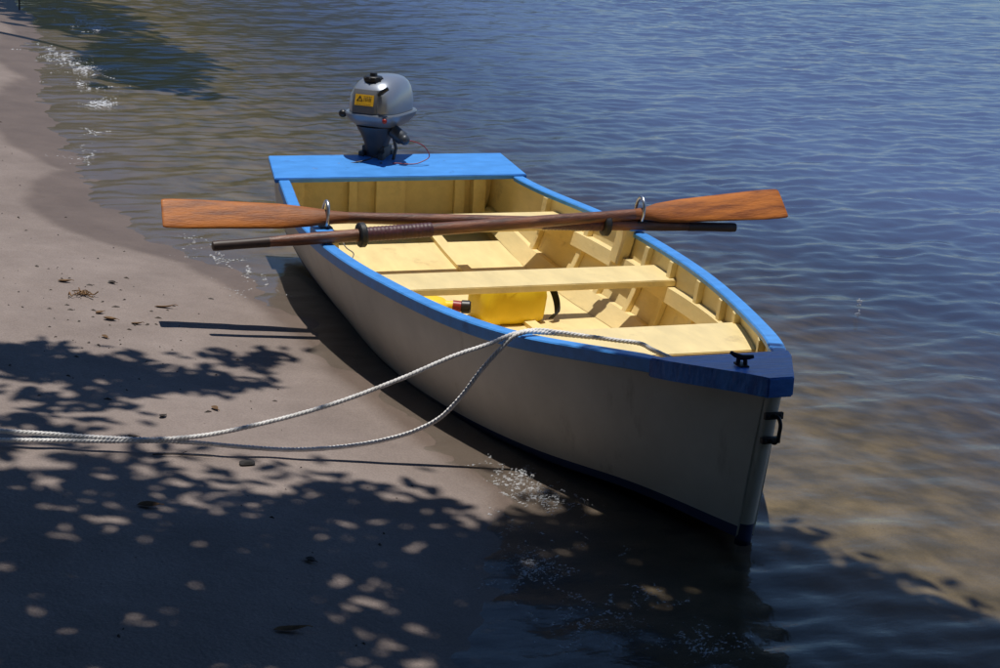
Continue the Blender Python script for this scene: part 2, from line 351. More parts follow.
# ------------------------------------------------------------------ the boat
L = 3.261
KX = np.array([-.27, 0, .25*L, .5*L, .75*L, .87*L, L])
KB = np.array([.502,.532,.630,.588,.409,.256,.040])
KZ = np.array([.412,.387,.376,.386,.419,.470,.522])
KC = np.array([.435,.447,.452,.459,.304,.150,.026])
KY = np.array([.105,.072,.014,.012,.036,.052,.054])
def itp(v, x):
    m = np.gradient(v, KX); i = int(np.clip(np.searchsorted(KX, x, side='right')-1, 0, len(KX)-2)); h = KX[i+1]-KX[i]; t = (x-KX[i])/h
    return float((2*t**3-3*t**2+1)*v[i]+(t**3-2*t**2+t)*h*m[i]+(-2*t**3+3*t**2)*v[i+1]+(t**3-t**2)*h*m[i+1])
def fB(x): return itp(KB, x)
def fZ(x): return itp(KZ, x)
def fC(x): return itp(KC, x)
def fY(x): return itp(KY, x)
def sheer(x): return fZ(x)-.008 if x >= 0 else .368-.14*x-.002
def side(x, v, ins=0.):
    """point of the starboard/port side (positive y); v 0 at the sheer, 1 at the chine"""
    yb, yc = fB(x)-.018, fC(x)
    y = yb+(yc-yb)*v+.022*math.sin(PI*v)*min(1, fB(x)/.3)-ins
    return max(y, .004), sheer(x)+(fY(x)-sheer(x))*v
def rk(x, z):
    t = max(0., (x-2.2)/(L-2.2)); v = min(1., max(0., (sheer(x)-z)/(sheer(x)-fY(x))))
    return x-.085*t*t*v
def inner(x, z, ins=.012):
    v = min(1., max(0., (sheer(x)-z)/(sheer(x)-fY(x)))); return side(x, v, ins)[0]
boat = thing('rowing_boat', (1.6, 0, .012), 'wooden dinghy with blue gunwales, cream interior and white hull, drawn up on the sand', 'boat')
# hull shell
XS = np.r_[np.linspace(-.27, 2.6, 44), np.linspace(2.66, L, 16)]
bm = bmesh.new(); NV = 12
vv = [i/NV for i in range(NV+1)]; vv = sorted(set(vv+[.93]))
outer_r, inner_r = {}, {}
for sg in (-1, 1):
    O = []; I = []
    for x in XS:
        x = float(x)
        O.append([bm.verts.new((x, sg*side(x, v)[0], side(x, v)[1])) for v in vv] + [bm.verts.new((x, 0, fY(x)-.01))] if sg == -1 else [bm.verts.new((x, sg*side(x, v)[0], side(x, v)[1])) for v in vv])
        I.append([bm.verts.new((x, sg*side(x, v, .012)[0], side(x, v)[1]+(.012*v if v == 1 else 0))) for v in vv])
    outer_r[sg], inner_r[sg] = O, I
for v_ in bm.verts: v_.co.x = rk(v_.co.x, v_.co.z)
keel_o = [r[-1] for r in outer_r[-1]]; outer_r[-1] = [r[:-1] for r in outer_r[-1]]
keel_i = [bm.verts.new((rk(float(x), 0), 0, fY(float(x))+.006)) for x in XS]
nvv = len(vv)
def quad(a, b2, c, d2, mi):
    f = bm.faces.new((a, b2, c, d2)); f.material_index = mi
for sg in (-1, 1):
    O, I = outer_r[sg], inner_r[sg]
    for i in range(len(XS)-1):
        for j in range(nvv-1):
            quad(O[i][j], O[i+1][j], O[i+1][j+1], O[i][j+1], 2 if vv[j] >= .929 else 0)
            quad(I[i][j], I[i+1][j], I[i+1][j+1], I[i][j+1], 1)
        quad(O[i][-1], O[i+1][-1], keel_o[i+1], keel_o[i], 2)
        quad(I[i][-1], I[i+1][-1], keel_i[i+1], keel_i[i], 1)
        quad(O[i][0], O[i+1][0], I[i+1][0], I[i][0], 1)
    for rng_i in (0, len(XS)-1):
        for j in range(nvv-1): quad(O[rng_i][j], O[rng_i][j+1], I[rng_i][j+1], I[rng_i][j], 0)
        quad(O[rng_i][-1], keel_o[rng_i], keel_i[rng_i], I[rng_i][-1], 2)
hull = finish('hull', bm, ['white','cream','navy'], boat, angle=35)
# stem
bm = bmesh.new()
ring = []
for z in np.linspace(.030, .476, 8):
    w = .0225+.001*z; x0 = rk(L, z)-.012; x1 = rk(L, z)+.012+.010*(z-.06)/.42
    ring.append([(x0,-w,z),(x1-.010,-w*.85,z),(x1-.003,-w*.55,z),(x1,-w*.2,z),(x1,w*.2,z),(x1-.003,w*.55,z),(x1-.010,w*.85,z),(x0,w,z)])
loft(bm, ring); 
for f in bm.faces:
    if f.calc_center_median().z < .07: f.material_index = 1
finish('stem', bm, ['white', 'navy'], boat, angle=70)
# transom with its framing
bm = bmesh.new()
ot = [(-.245, -side(-.25, v, .014)[0], side(-.25, v)[1]) for v in vv]; pl = ot+[(p[0], -p[1], p[2]) for p in ot[::-1]]
loft(bm, [[(p[0]-.02, p[1], p[2]) for p in pl], pl]); tr_ = finish('transom', bm, 'cream', boat, angle=30)
bm = bmesh.new()
for y0, y1 in ((-.175,-.14),(-.055,.075),(.30,.345)): box(bm, -.2445, -.215, y0, y1, .15, .395, .003)
box(bm, -.2445, -.208, -.44, .44, .135, .172, .003)
for s in (-1, 1): box(bm, -.2445, -.19, s*.405-.028, s*.405+.028, .175, .39, .003)
finish('transom_frame', bm, 'cream', tr_, angle=30)
# stern board
bm = bmesh.new()
plank(bm, [(-.285,-.512),(-.285,.528),(.0,.548),(.0,-.548)], lambda x, y: .374-.145*x, lambda x, y: .394-.145*x, .003)
finish('stern_board', bm, 'blue', boat, angle=30)
# gunwales
def plan_norm(x):
    e = .01; s = (fB(x+e)-fB(x-e))/(2*e); n = Vector((-s, 1)).normalized(); return n
for sg in (-1, 1):
    bm = bmesh.new(); rings = []
    for x in np.linspace(.004, 2.947, 60):
        x = float(x); n = plan_norm(x); p = Vector((x, fB(x))); z = fZ(x)
        q = p-n*.047
        a, c = (p.x, sg*p.y), (q.x, sg*q.y)
        if x > 2.9 or x < .05: c = (x, sg*q.y)
        hgt = .040
        k = .004
        def lerp(t): return (a[0]+(c[0]-a[0])*t, a[1]+(c[1]-a[1])*t)
        t1, t2 = k/.047, 1-k/.047; m1 = .026/.047
        rings.append([(*lerp(0), z-k), (*lerp(t1), z), (*lerp(t2), z), (*lerp(1), z-k), (*lerp(1), z-.018), (*lerp(m1), z-.018), (*lerp(m1*.6), z-hgt), (*lerp(t1), z-hgt), (*lerp(0), z-hgt+k)])
    loft(bm, rings); finish('gunwale', bm, 'blue', boat, angle=35)
# foredeck with its deep edge
bm = bmesh.new()
xd = [2.95, 3.03, 3.11, 3.19]; pt = [(x, fB(x)+.010) for x in xd]+[(L+.012, .048)]
if True:
    pt = [(2.95, fB(2.95)+.006)]+[(x, fB(x)+.010) for x in (3.02, 3.09, 3.16, 3.22)]+[(L+.012, .044), (L+.03, .036)]
out2 = [(x, -y) for x, y in pt]+[(x, y) for x, y in pt[::-1]]
plank(bm, out2, lambda x, y: fZ(min(x, L))-.050, lambda x, y: fZ(min(x, L))+.003, .004)
finish('foredeck', bm, 'bluedeck', boat, angle=30)
# sole boards
def sole(x): return float(np.interp(x, [-.3,0,.06,.3,.6,.9,3], [.17,.131,.121,.088,.070,.064,.064]))
bm = bmesh.new()
xsole = [.06,.2,.36,.6,.9,1.2,1.5,1.8,2.1,2.35]
for y0, y1 in ((None, 0.168), (.174, None)):
    rr = []
    for x in xsole:
        z = sole(x); lim = inner(x, z, .016)
        a = -lim if y0 is None else y0; c = lim if y1 is None else y1
        rr.append([(x, a, z), (x, c, z), (x, c, z-.012), (x, a, z-.012)])
    loft(bm, rr)
finish('floor_board', bm, 'cream', boat, angle=25)
bm = bmesh.new(); rr = []
for x in [-.1,.06,.2,.36,.6,.9,1.2,1.5,1.8,2.1,2.3]:
    z = sole(x); rr.append([(x,.125,z+.001),(x,.125,z+.016),(x,.17,z+.016),(x,.17,z+.001)])
loft(bm, rr); finish('floor_batten', bm, 'cream', boat, angle=25)
for sg in (-1, 1):
    # chine batten
    bm = bmesh.new(); rr = []
    for x in np.linspace(-.2, 2.3, 26):
        x = float(x); z = sole(x)
        a = inner(x, z+.002, .0125); c = inner(x, z+.05, .0125)
        rr.append([(x, sg*a, z+.002), (x, sg*c, z+.055), (x, sg*(c-.020), z+.055), (x, sg*(a-.05), z+.002)])
    loft(bm, rr); finish('chine_batten', bm, 'cream', boat, angle=25)
    # seat riser
    bm = bmesh.new(); rr = []
    for x in np.linspace(.3, 2.52, 30):
        x = float(x); z = float(np.interp(x, [.3,1.5,2.3,2.6], [.281,.279,.322,.33]))
        a = inner(x, z, .0125); c = inner(x, z-.052, .0125)
        rr.append([(x, sg*a, z), (x, sg*(a-.030), z), (x, sg*(c-.030), z-.052), (x, sg*c, z-.052)])
    loft(bm, rr); finish('seat_riser', bm, 'cream', boat, angle=25)
    # ribs
    for x in (.30,.68,.945,1.215,1.46,1.76,2.02,2.20,2.62):
        bm = bmesh.new(); w = .017; rr = []
        zt, zb = sheer(x)-.012, sole(x)+.008
        for k in range(9):
            z = zt+(zb-zt)*k/8
            r_ = []
            for xx, ins in ((x-w,.0122),(x+w,.0122),(x+w,.035),(x-w,.035)): r_.append((xx, sg*max(.01, inner(xx, z, ins)), z))
            rr.append(r_)
        loft(bm, rr); bmesh.ops.bevel(bm, geom=[e for e in bm.edges if abs(e.verts[0].co.z-e.verts[1].co.z) > .01], offset=.002, segments=1, affect='EDGES')
        finish('rib', bm, 'cream', boat, angle=25)
    # rowlock block with blue cap
    bm = bmesh.new()
    x0, x1 = .955, 1.065; rr = []
    for z in (.405, .34, .255):
        a = inner((x0+x1)/2, min(z, .365), .047 if z > .36 else .048)
        o_ = .012 if z > .38 else .0
        rr.append([(x0+.012, sg*(a+.03), z), (x1-.012, sg*(a+.03), z), (x1-.012, sg*(a-.008), z), (x0+.012, sg*(a-.008), z)])
    loft(bm, rr); rb = finish('rowlock_block', bm, 'cream', boat, angle=25)
    yb = fB(1.01)-.03
    bm = bmesh.new(); box(bm, x0+.005, x1-.005, sg*yb-.034, sg*yb+.030, .382, .414, .003); finish('block_cap', bm, 'blue', rb, angle=25)
# thwarts
def thwart(x0, x1, z, th=.024):
    bm = bmesh.new(); n = 6; xx = [x0+(x1-x0)*k/n for k in range(n+1)]
    o_ = [(x, -inner(x, z-.012, .0128)) for x in xx]+[(x, inner(x, z-.012, .0128)) for x in xx[::-1]]
    plank(bm, o_, z-th, z, .003); return finish('thwart', bm, 'cream', boat, angle=25)
thwart(.36, .60, .310); thwart(1.275, 1.50, .306); thwart(2.20, 2.50, .350)
# rowlocks
for sg, x, y, zc in ((-1, .995, -.590, .449), (1, 1.032, .615, .447)):
    bm = bmesh.new(); R_ = .043; pts = []
    for k in range(25):
        a = math.radians(-72+ (k/24)*(360-36))
        a = math.radians(-90+12)+ (2*PI-math.radians(24))*k/24
        pts.append((x+R_*math.cos(a)*.86, y+.004*math.sin(a), zc+.008+R_*1.18*math.sin(a)))
    tube(bm, pts, .0062, 10)
    tube(bm, [(x, y, zc-.046), (x, y, .395)], .008, 10)
    rl = finish('rowlock', bm, 'galv', boat)
    bm = bmesh.new(); box(bm, x-.035, x+.035, y-.02, y+.02, .4145 if True else .39, .4195, .002)
    ell(bm, (x-.025, y, .42), .006, .006, .003, 8, 5); ell(bm, (x+.025, y, .42), .006, .006, .003, 8, 5)
    finish('socket_plate', bm, 'iron', rl)
# tie cord near the starboard block
bm = bmesh.new(); tube(bm, spline([(1.02,-.545,.40),(1.05,-.525,.35),(1.06,-.50,.33),(1.08,-.515,.305),(1.11,-.505,.30),(1.13,-.53,.285),(1.10,-.56,.27)], 40), .0022, 6); finish('lanyard', bm, 'cordgrey', boat)
# mooring cleat on the foredeck
cx_, cy_, cz = 3.13, -.03, fZ(3.13)+.003
bm = bmesh.new(); box(bm, cx_-.022, cx_+.022, cy_-.012, cy_+.012, cz, cz+.006, .002)
ca, sa = -.42, -.907
for s in (-1, 1): tube(bm, [(cx_+s*.010*ca, cy_+s*.010*sa, cz+.004), (cx_+s*.008*ca, cy_+s*.008*sa, cz+.024)], .006, 8)
P = [(-.030,.028),(-.018,.025),(0,.023),(.018,.028),(.031,.035)]
tube(bm, [(cx_+t*ca, cy_+t*sa, cz+h) for t, h in P], [.0045,.0065,.0075,.0065,.0045], 10)
finish('mooring_cleat', bm, 'iron', boat)
# bow handle
bm = bmesh.new(); hx = L+.006
box(bm, hx-.004, hx+.006, -.026, .026, .408, .426, .002); box(bm, hx-.012, hx+.002, -.026, .026, .342, .358, .002)
tube(bm, spline([(hx+.002,.0,.417),(hx+.022,.004,.416),(hx+.030,.005,.405),(hx+.029,.005,.38),(hx+.026,.004,.36),(hx+.016,.002,.349),(hx-.004,0,.349)], 30), .0052, 10)
for yy in (-.018,.018):
    for xx, zz in ((hx+.006,.417),(hx+.002,.350)): ell(bm, (xx, yy, zz), .003, .005, .005, 8, 5)
finish('bow_handle', bm, 'iron', boat)

# ------------------------------------------------------------------ oars
def make_oar(A, B, collar, lend, neck, bstart, label, blade_n, tip_w, gripfrac=.13):
    A, B = Vector(A), Vector(B); ln = (B-A).length; ax = (B-A).normalized()
    n = Vector(blade_n); n = (n-ax*n.dot(ax)).normalized(); w = n.cross(ax)
    root = thing('oar', A, label, 'oar', 'wooden oars laid across the boat', local=True)
    mw = Matrix((ax, w, n)).transposed().to_4x4(); mw.translation = A; root.matrix_world = mw
    def ring(x, a, c, k=20, sq=1.):
        r = []
        for j in range(k):
            t = 2*PI*j/k; ct, st = math.cos(t), math.sin(t)
            r.append((x, a*math.copysign(abs(ct)**sq, ct), c*math.copysign(abs(st)**sq, st)))
        return r
    gl_ = .20
    bm = bmesh.new()
    prof = [(gl_*.95,.0175),(.30,.0205),(collar*ln-.02,.0225),(lend*ln,.0230),(.55*ln,.0225),(neck*ln-.10,.0205),(neck*ln,.0205)]
    loft(bm, [ring(x, r, r) for x, r in prof]); finish('shaft', bm, 'shaft', root)
    bm = bmesh.new()
    loft(bm, [ring(x, r, r) for x, r in ((0,.010),(.003,.0165),(.02,.018),(.08,.0172),(.16,.0178),(gl_,.0188))]); finish('handle_grip', bm, 'grip', root)
    bm = bmesh.new()
    sec = [(neck*ln-.002,.0207,.0207,1.),(neck*ln+.05,.026,.0185,1.),(bstart*ln,.041,.0135,.95),(bstart*ln+.10,.052,.0115,.9)]
    bl = ln-.10-(bstart*ln+.10)
    for q in (.3,.6,.85,1.): sec.append((bstart*ln+.10+bl*q, .052+(tip_w-.052)*q, .0115-.0045*q, .85))
    sec += [(ln-.04, tip_w*1.0,.0062,.8),(ln-.012, tip_w*.985,.0055,.8),(ln-.003, tip_w*.94,.0048,.8),(ln, tip_w*.88,.003,.8)]
    loft(bm, [ring(x, a, c, 24, sq) for x, a, c, sq in sec]); bl_ = finish('blade', bm, 'blade', root, angle=50)
    bm = bmesh.new()
    x0, x1 = collar*ln, lend*ln; rr = []
    for k in range(60):
        x = x0+(x1-x0)*k/59; rr.append(ring(x, .0262+.0009*math.sin(k*1.9), .0262+.0009*math.sin(k*1.9)))
    loft(bm, rr); lea = finish('leather_wrap', bm, 'leather', root)
    bm = bmesh.new()
    loft(bm, [ring(x0+dx_, r, r, 28) for dx_, r in ((-.016,.026),(-.015,.040),(-.010,.0445),(.006,.0445),(.011,.040),(.012,.026))]); finish('button_collar', bm, 'rubber', root)
    return root
make_oar((1.119,-1.018,.386), (1.021,1.225,.468), .2395, .355, .715, .76,
         'oar whose dark grip sticks out over the sand, its blade resting over the water side', (.70,.05,.72), .068)
make_oar((1.060,1.009,.386), (.985,-1.167,.476), .247, .36, .70, .765,
         'oar whose orange blade sticks out over the sandy side, leaning under the other oar', (.70,-.05,.72), .061)

# ------------------------------------------------------------------ outboard motor
mot = thing('outboard_motor', (-.30,-.028,.405), 'small silver outboard motor with yellow sticker clamped on the stern board', 'outboard motor', local=True)
mot.scale = (.95,.95,.95); mot.rotation_euler = (0, 0, math.radians(-40))
def sq_ring(z, a, c, cx_=0., cy_=0., e=.6, n=40, flat=None):
    r = []
    for j in range(n):
        t = 2*PI*j/n; ct, st = math.cos(t), math.sin(t)
        x = a*math.copysign(abs(ct)**e, ct)+cx_; y = c*math.copysign(abs(st)**e, st)+cy_
        if flat is not None: x = min(x, flat)
        r.append((x, y, z))
    return r
# local z measured from the stern board top
bm = bmesh.new()
loft(bm, [sq_ring(z, a, c, cx_, 0, e) for z, a, c, cx_, e in ((.232,.166,.118,-.02,.62),(.27,.166,.119,-.02,.62),(.305,.160,.115,-.022,.62),(.335,.148,.107,-.028,.65),(.358,.130,.095,-.036,.7),(.374,.104,.078,-.044,.75),(.384,.07,.054,-.05,.8),(.388,.03,.024,-.052,.9))])
cowl = finish('cowl', bm, 'silver', mot, angle=60)
bm = bmesh.new()   # rim tray
loft(bm, [sq_ring(z, a, c, -.02, 0, .6) for z, a, c in ((.158,.105,.080),(.172,.132,.102),(.190,.156,.119),(.208,.174,.131),(.224,.180,.135),(.2305,.176,.131))])
finish('rim_tray', bm, 'traygrey', mot, angle=40)
bm = bmesh.new()   # front recess panel
def fp(y, z): return .150 - (.012 if z > .33 else 0) - 1.2*max(0, z-.305)**1.0*.5
rr = []
for y in (-.062, .050):
    pass
def xpan(z): return float(np.interp(z, [.233,.27,.305,.322,.338], [.1545,.152,.1445,.138,.129]))
zz_ = (.234,.25,.27,.29,.305,.322,.336); rr = []
for z in zz_: rr.append([(xpan(z)-.012,-.072,z),(xpan(z),-.064,z),(xpan(z),.044,z),(xpan(z)-.012,.052,z)])
loft(bm, rr)
fpan = finish('front_panel', bm, 'panelgrey', cowl, angle=30)
bm = bmesh.new()
def on(y, z, d=.0): return (.152-(z-.27)*.2-(.0015 if z > .30 else 0)+.0022+d, y, z)
q = [(-.054,.268),(.036,.268),(.036,.316),(-.054,.316)]
loft(bm, [[on(y, z, -.001) for y, z in q], [on(y, z) for y, z in q]])
stk = finish('warning_sticker', bm, 'sticker', fpan, smooth=False)
bm = bmesh.new()   # warning triangle and lines of small print
def tri_out(cy, cz, s):
    o_ = [(cy-s, cz-s*.62), (cy+s, cz-s*.62), (cy, cz+s)]; i_ = [(cy+(y-cy)*.62, cz-.0006+(z-cz)*.60) for y, z in o_]
    for k in range(3):
        a, b2 = o_[k], o_[(k+1) % 3]; c, d2 = i_[(k+1) % 3], i_[k]
        bm.faces.new([bm.verts.new(on(*p, .0006)) for p in (a, b2, c, d2)])
    bm.faces.new([bm.verts.new(on(cy+u, cz+v, .0006)) for u, v in ((-.0012,-.001),(.0012,-.001),(.0015,.006),(-.0015,.006))])
tri_out(-.031, .296, .016)
for k in range(4):
    for j in range(5):
        y0 = -.012+j*.008; bm.faces.new([bm.verts.new(on(y0+u*(.004+.002*((j*k) % 2)), .306-k*.006+v*.0028, .0006)) for u, v in ((0,0),(1,0),(1,1),(0,1))])
for j in range(9): bm.faces.new([bm.verts.new(on(-.046+j*.008+u*.005, .272+v*.0025, .0006)) for u, v in ((0,0),(1,0),(1,1),(0,1))])
finish('sticker_print', bm, 'black', stk, smooth=False)
bm = bmesh.new()   # fuel cap
loft(bm, [sq_ring(z, r, r, .055, -.01, 1.) for z, r in ((.350,.034),(.362,.034),(.366,.030),(.3665,.040),(.386,.040),(.389,.036),(.39,.018),(.403,.016),(.405,.010))])
for k in range(10):
    a = 2*PI*k/10; ell(bm, (.055+.040*math.cos(a), -.01+.040*math.sin(a), .376), .005, .005, .009, 6, 5)
finish('fuel_cap', bm, 'black', mot)
bm = bmesh.new(); tube(bm, [(.125,.048,.318),(.142,.070,.332),(.135,.098,.352)], [.007,.011,.008], 10); finish('starter_grip', bm, 'black', mot)
bm = bmesh.new(); loft(bm, [sq_ring(z, r*1.1, r, .02, 0, .8, 24) for z, r in ((.0,.045),(.02,.047),(.06,.048),(.09,.054),(.13,.070),(.150,.082),(.165,.088))]); finish('lower_cover', bm, 'graphite', mot, angle=50)
bm = bmesh.new()   # clamp bracket with screws
box(bm, -.03, .06, -.055, .055, -.02, .075, .008); box(bm, .05, .085, -.06, -.035, -.07, .05, .004); box(bm, .05, .085, .035, .06, -.07, .05, .004)
box(bm, -.06, -.02, -.06, .06, -.16, .05, .006)
for s in (-1, 1):
    tube(bm, [(.06, s*.045, .005), (.125, s*.045, .0)], .007, 8); tube(bm, [(.125, s*.045-.03, -.012), (.125, s*.045+.03, .016)], .005, 8)
br = finish('clamp_bracket', bm, 'graphite', mot, angle=40)
bm = bmesh.new(); tube(bm, [(.04,.09,.15),(.05,.135,.125),(.06,.150,.12)], [.030,.032,.020], 14); ell(bm, (.062,.155,.12), .026, .022, .024, 12, 8)
tube(bm, [(.03,.075,.16),(.03,.10,.07),(.04,.09,.01)], .008, 8); finish('throttle_assembly', bm, 'graphite', mot)
bm = bmesh.new(); ell(bm, (.15,.092,.208), .010, .012, .012, 10, 8); finish('stop_button', bm, 'red', mot)
bm = bmesh.new(); ell(bm, (.085,-.142,.212), .017, .020, .018, 12, 8); tube(bm, [(.05,-.115,.212),(.085,-.142,.212)], .010, 8); finish('carry_knob', bm, 'black', mot)
bm = bmesh.new(); tube(bm, spline([(.06,.155,.12),(.05,.19,.115),(.02,.235,.09),(.01,.255,.05),(.05,.23,.025),(.11,.12,.018)], 50), .0022, 8); finish('stop_cord', bm, 'red', mot)
bm = bmesh.new(); tube(bm, spline([(.07,.06,.06),(.15,.02,.03),(.20,-.06,.012),(.15,-.15,.012),(.09,-.19,.014)], 40), .003, 8); finish('fuel_hose', bm, 'black', mot)
bm = bmesh.new()   # shaft housing, plate and gearcase below the water
loft(bm, [sq_ring(z, a, c, -.05, 0, 1., 20) for z, a, c in ((.02,.045,.03),(-.15,.042,.026),(-.36,.040,.022),(-.40,.040,.022))])
loft(bm, [sq_ring(z, .10, .05, -.07, 0, .9, 20) for z in (-.372,-.366)])
ell(bm, (-.06, 0, -.43), .10, .03, .03, 14, 10); finish('shaft_housing', bm, 'graphite', mot, angle=40)
bm = bmesh.new()
for k in range(3):
    a = 2*PI*k/3
    rr = []
    for r in (.01,.045,.075):
        w_ = .02 if r < .07 else .012
        u = Vector((0, math.cos(a), math.sin(a))); t = Vector((.5, -math.sin(a)*.85, math.cos(a)*.85)); c = Vector((-.165, 0, -.43))+u*r
        n_ = u.cross(t).normalized()*.0015
        rr.append([c-t*w_-n_, c+t*w_-n_, c+t*w_+n_, c-t*w_+n_])
    loft(bm, rr)
finish('propeller', bm, 'graphite', mot)

# ------------------------------------------------------------------ things in the boat
bag = thing('buoyancy_bag', (1.06,.09,.065), 'bright yellow padded bag with black carrying strap on the boat floor', 'bag', local=True)
bag.scale = (1,.94,1.04); bag.rotation_euler = (0, 0, math.radians(6))
bm = bmesh.new()
rr = []
for z, a, c in ((.0,.085,.118),(.010,.098,.132),(.04,.104,.139),(.09,.103,.137),(.13,.098,.130),(.150,.086,.117),(.158,.066,.098)):
    rr.append(sq_ring(z, a, c, 0, 0, .38, 48))
loft(bm, rr)
for v in bm.verts: v.co += Vector((.006*math.sin(v.co.y*38+v.co.z*22), .004*math.sin(v.co.z*50+v.co.x*30), .004*math.sin(v.co.x*40+v.co.y*33) if v.co.z > .03 else 0))
body = finish('bag_body', bm, 'bagyellow', bag, angle=70)
bm = bmesh.new()
p_ = spline([(.0,.095,.150),(-.01,.135,.158),(.0,.170,.135),(.02,.196,.09),(.05,.198,.045),(.08,.178,.022),(.088,.150,.02)], 40); rr = []
for (p, s, u) in frames(p_): d_ = (s+u*.9).normalized()*.017; e2 = (u-s*.9).normalized()*.0016; rr.append([p+d_-e2, p+d_+e2, p-d_+e2, p-d_-e2])
loft(bm, rr); finish('strap', bm, 'webbing', bag, angle=40)
bl = thing('fuel_can', (1.20,-.215,.066), 'small flat yellow can with red collar and black cap lying beside the yellow bag', 'can', local=True)
bl.rotation_euler = (0, 0, math.radians(70))
bm = bmesh.new()
loft(bm, [[(cx_+a_*math.copysign(abs(math.cos(t))**.45, math.cos(t)), c_*math.copysign(abs(math.sin(t))**.45, math.sin(t)), z+(sl_*math.cos(t))) for t in [2*PI*(j+.5)/40 for j in range(40)]]
    for z, a_, c_, cx_, sl_ in ((.0,.082,.040,-.065,0),(.006,.092,.048,-.065,0),(.06,.096,.051,-.065,0),(.110,.094,.050,-.065,-.006),(.126,.084,.042,-.066,-.010),(.132,.055,.024,-.068,-.008))])
tube(bm, [(.005,0,.098),(.05,0,.098)], .019, 14)
finish('can_body', bm, 'bagyellow', bl, angle=60)
bm = bmesh.new(); tube(bm, [(.045,0,.100),(.075,0,.098)], .020, 14); finish('collar', bm, 'red', bl)
bm = bmesh.new(); tube(bm, [(.074,0,.098),(.078,0,.098),(.105,0,.098),(.11,0,.098)], [.018,.024,.024,.019], 14); finish('end_cap', bm, 'black', bl)

# ------------------------------------------------------------------ mooring rope (doubled)
rope = thing('mooring_rope', (2.49,-.40,.43), 'white twisted mooring rope running doubled from the gunwale across the sand', 'rope')
def twist(pts, R_=.0034, r=.0037, pitch=.034, n=None):
    P_ = np.array(pts); ln = np.linalg.norm(np.diff(P_, axis=0), axis=1).sum(); n = int(ln/.0045)
    sp_ = spline(pts, n); fr_ = frames(sp_); bm = bmesh.new()
    for k in range(3):
        q = []
        for i, (p, s, u) in enumerate(fr_):
            a = 2*PI*(i*ln/(n-1)/pitch+k/3); q.append(p+(s*math.cos(a)+u*math.sin(a))*R_)
        tube(bm, q, r, 6)
    return bm
inb = [(2.985,-.10,.462),(2.85,-.10,.452),(2.74,-.10,.442),(2.66,-.105,.438),(2.60,-.16,.434),(2.55,-.225,.434),(2.51,-.29,.437),(2.489,-.345,.440)]
R1 = inb+[(2.488,-.385,.438),(2.486,-.418,.431),(2.484,-.487,.405),(2.478,-.573,.378),(2.466,-.743,.309),(2.452,-.94,.240),(2.439,-1.135,.192),(2.427,-1.299,.164),(2.418,-1.434,.160),(2.408,-1.567,.171),(2.399,-1.697,.187),(2.39,-1.826,.201),(2.38,-1.978,.216),(2.36,-2.35,.26)]
R2 = [(2.53,-.20,.424),(2.512,-.26,.428),(2.499,-.33,.4345),(2.496,-.385,.4375),(2.492,-.415,.428),(2.487,-.452,.392),(2.482,-.507,.328),(2.478,-.567,.246),(2.474,-.623,.189),(2.469,-.694,.153),(2.463,-.78,.130),(2.454,-.909,.114),(2.445,-1.05,.113),(2.435,-1.189,.128),(2.423,-1.353,.150),(2.412,-1.567,.163),(2.405,-1.826,.181),(2.40,-1.978,.195),(2.38,-2.35,.235)]
for pts in (R1, R2): finish('rope_strand', twist(pts), 'rope', rope, angle=80)

# ------------------------------------------------------------------ litter on the sand
def gz(x, y): return float(ground(np.array([x]), np.array([y]))[0])
def dry_leaf(x, y, ln, wd, rot, label, mk='dryleaf', curl=.3):
    ln *= .68; wd *= .75
    bm = bmesh.new(); n = 8; top = []
    R0 = []; R1_ = []
    for k in range(n+1):
        t = k/n; w = wd*math.sin(PI*t**.8)**.8*.5+.0004; px = (t-.5)*ln; zc = curl*ln*(2*abs(t-.5))**2*.35+.003
        R0.append([(px, -w, zc+w*.5), (px, 0, zc), (px, w, zc+w*.55), (px, 0, zc-.0012)])
    loft(bm, R0)
    tube(bm, [(ln*.5, 0, curl*ln*.35+.003), (ln*.66, .004, .004)], .0012, 5)
    o = finish('dry_leaf', bm, mk, None); o.location = (x, y, gz(x, y)); o.rotation_euler = (random.uniform(-.15,.15), random.uniform(-.1,.1), rot)
    return tag(o, label, 'leaf', 'dry leaves scattered on the sand')
LV = [(.468,-1.441,.075,.030,1.3,'thin brown leaf left of the seaweed clump high on the sand'),
      (.446,-1.265,.060,.028,.6,'small dark brown leaf farthest up the beach near the waterline'),
      (.883,-1.367,.055,.026,2.1,'brown leaf just above a curled leaf on the open sand'),
      (.989,-1.347,.075,.036,1.0,'curled brown leaf in the middle of the sunlit sand'),
      (1.028,-1.26,.060,.022,1.7,'narrow brown leaf lying right of the curled leaf'),
      (.795,-1.125,.105,.022,1.4,'long narrow brown leaf by the tip of the oar shadow'),
      (1.233,-1.397,.05,.022,.4,'tiny leaf just above the tree shadow patch'),
      (2.297,-1.462,.05,.02,.9,'small leaf lying just below the two ropes'),
      (2.104,-1.347,.05,.022,2.4,'small dark leaf just above the ropes on the sand'),
      (2.002,-1.175,.055,.024,.2,'small brown leaf between the shadow patch and the upper rope'),
      (2.82,-1.50,.085,.035,1.2,'amber leaf lying in a patch of light within the tree shade'),
      (3.527,-1.30,.11,.028,1.5,'long dark leaf deep in the tree shade at the front'),
      (3.165,-1.168,.05,.03,.5,'dark leaf in the middle of the tree shade')]
for i, (x, y, ln, wd, r, lb) in enumerate(LV): dry_leaf(x, y, ln, wd, r, lb, 'darkleaf' if i in (1,7,8,12) else 'dryleaf')
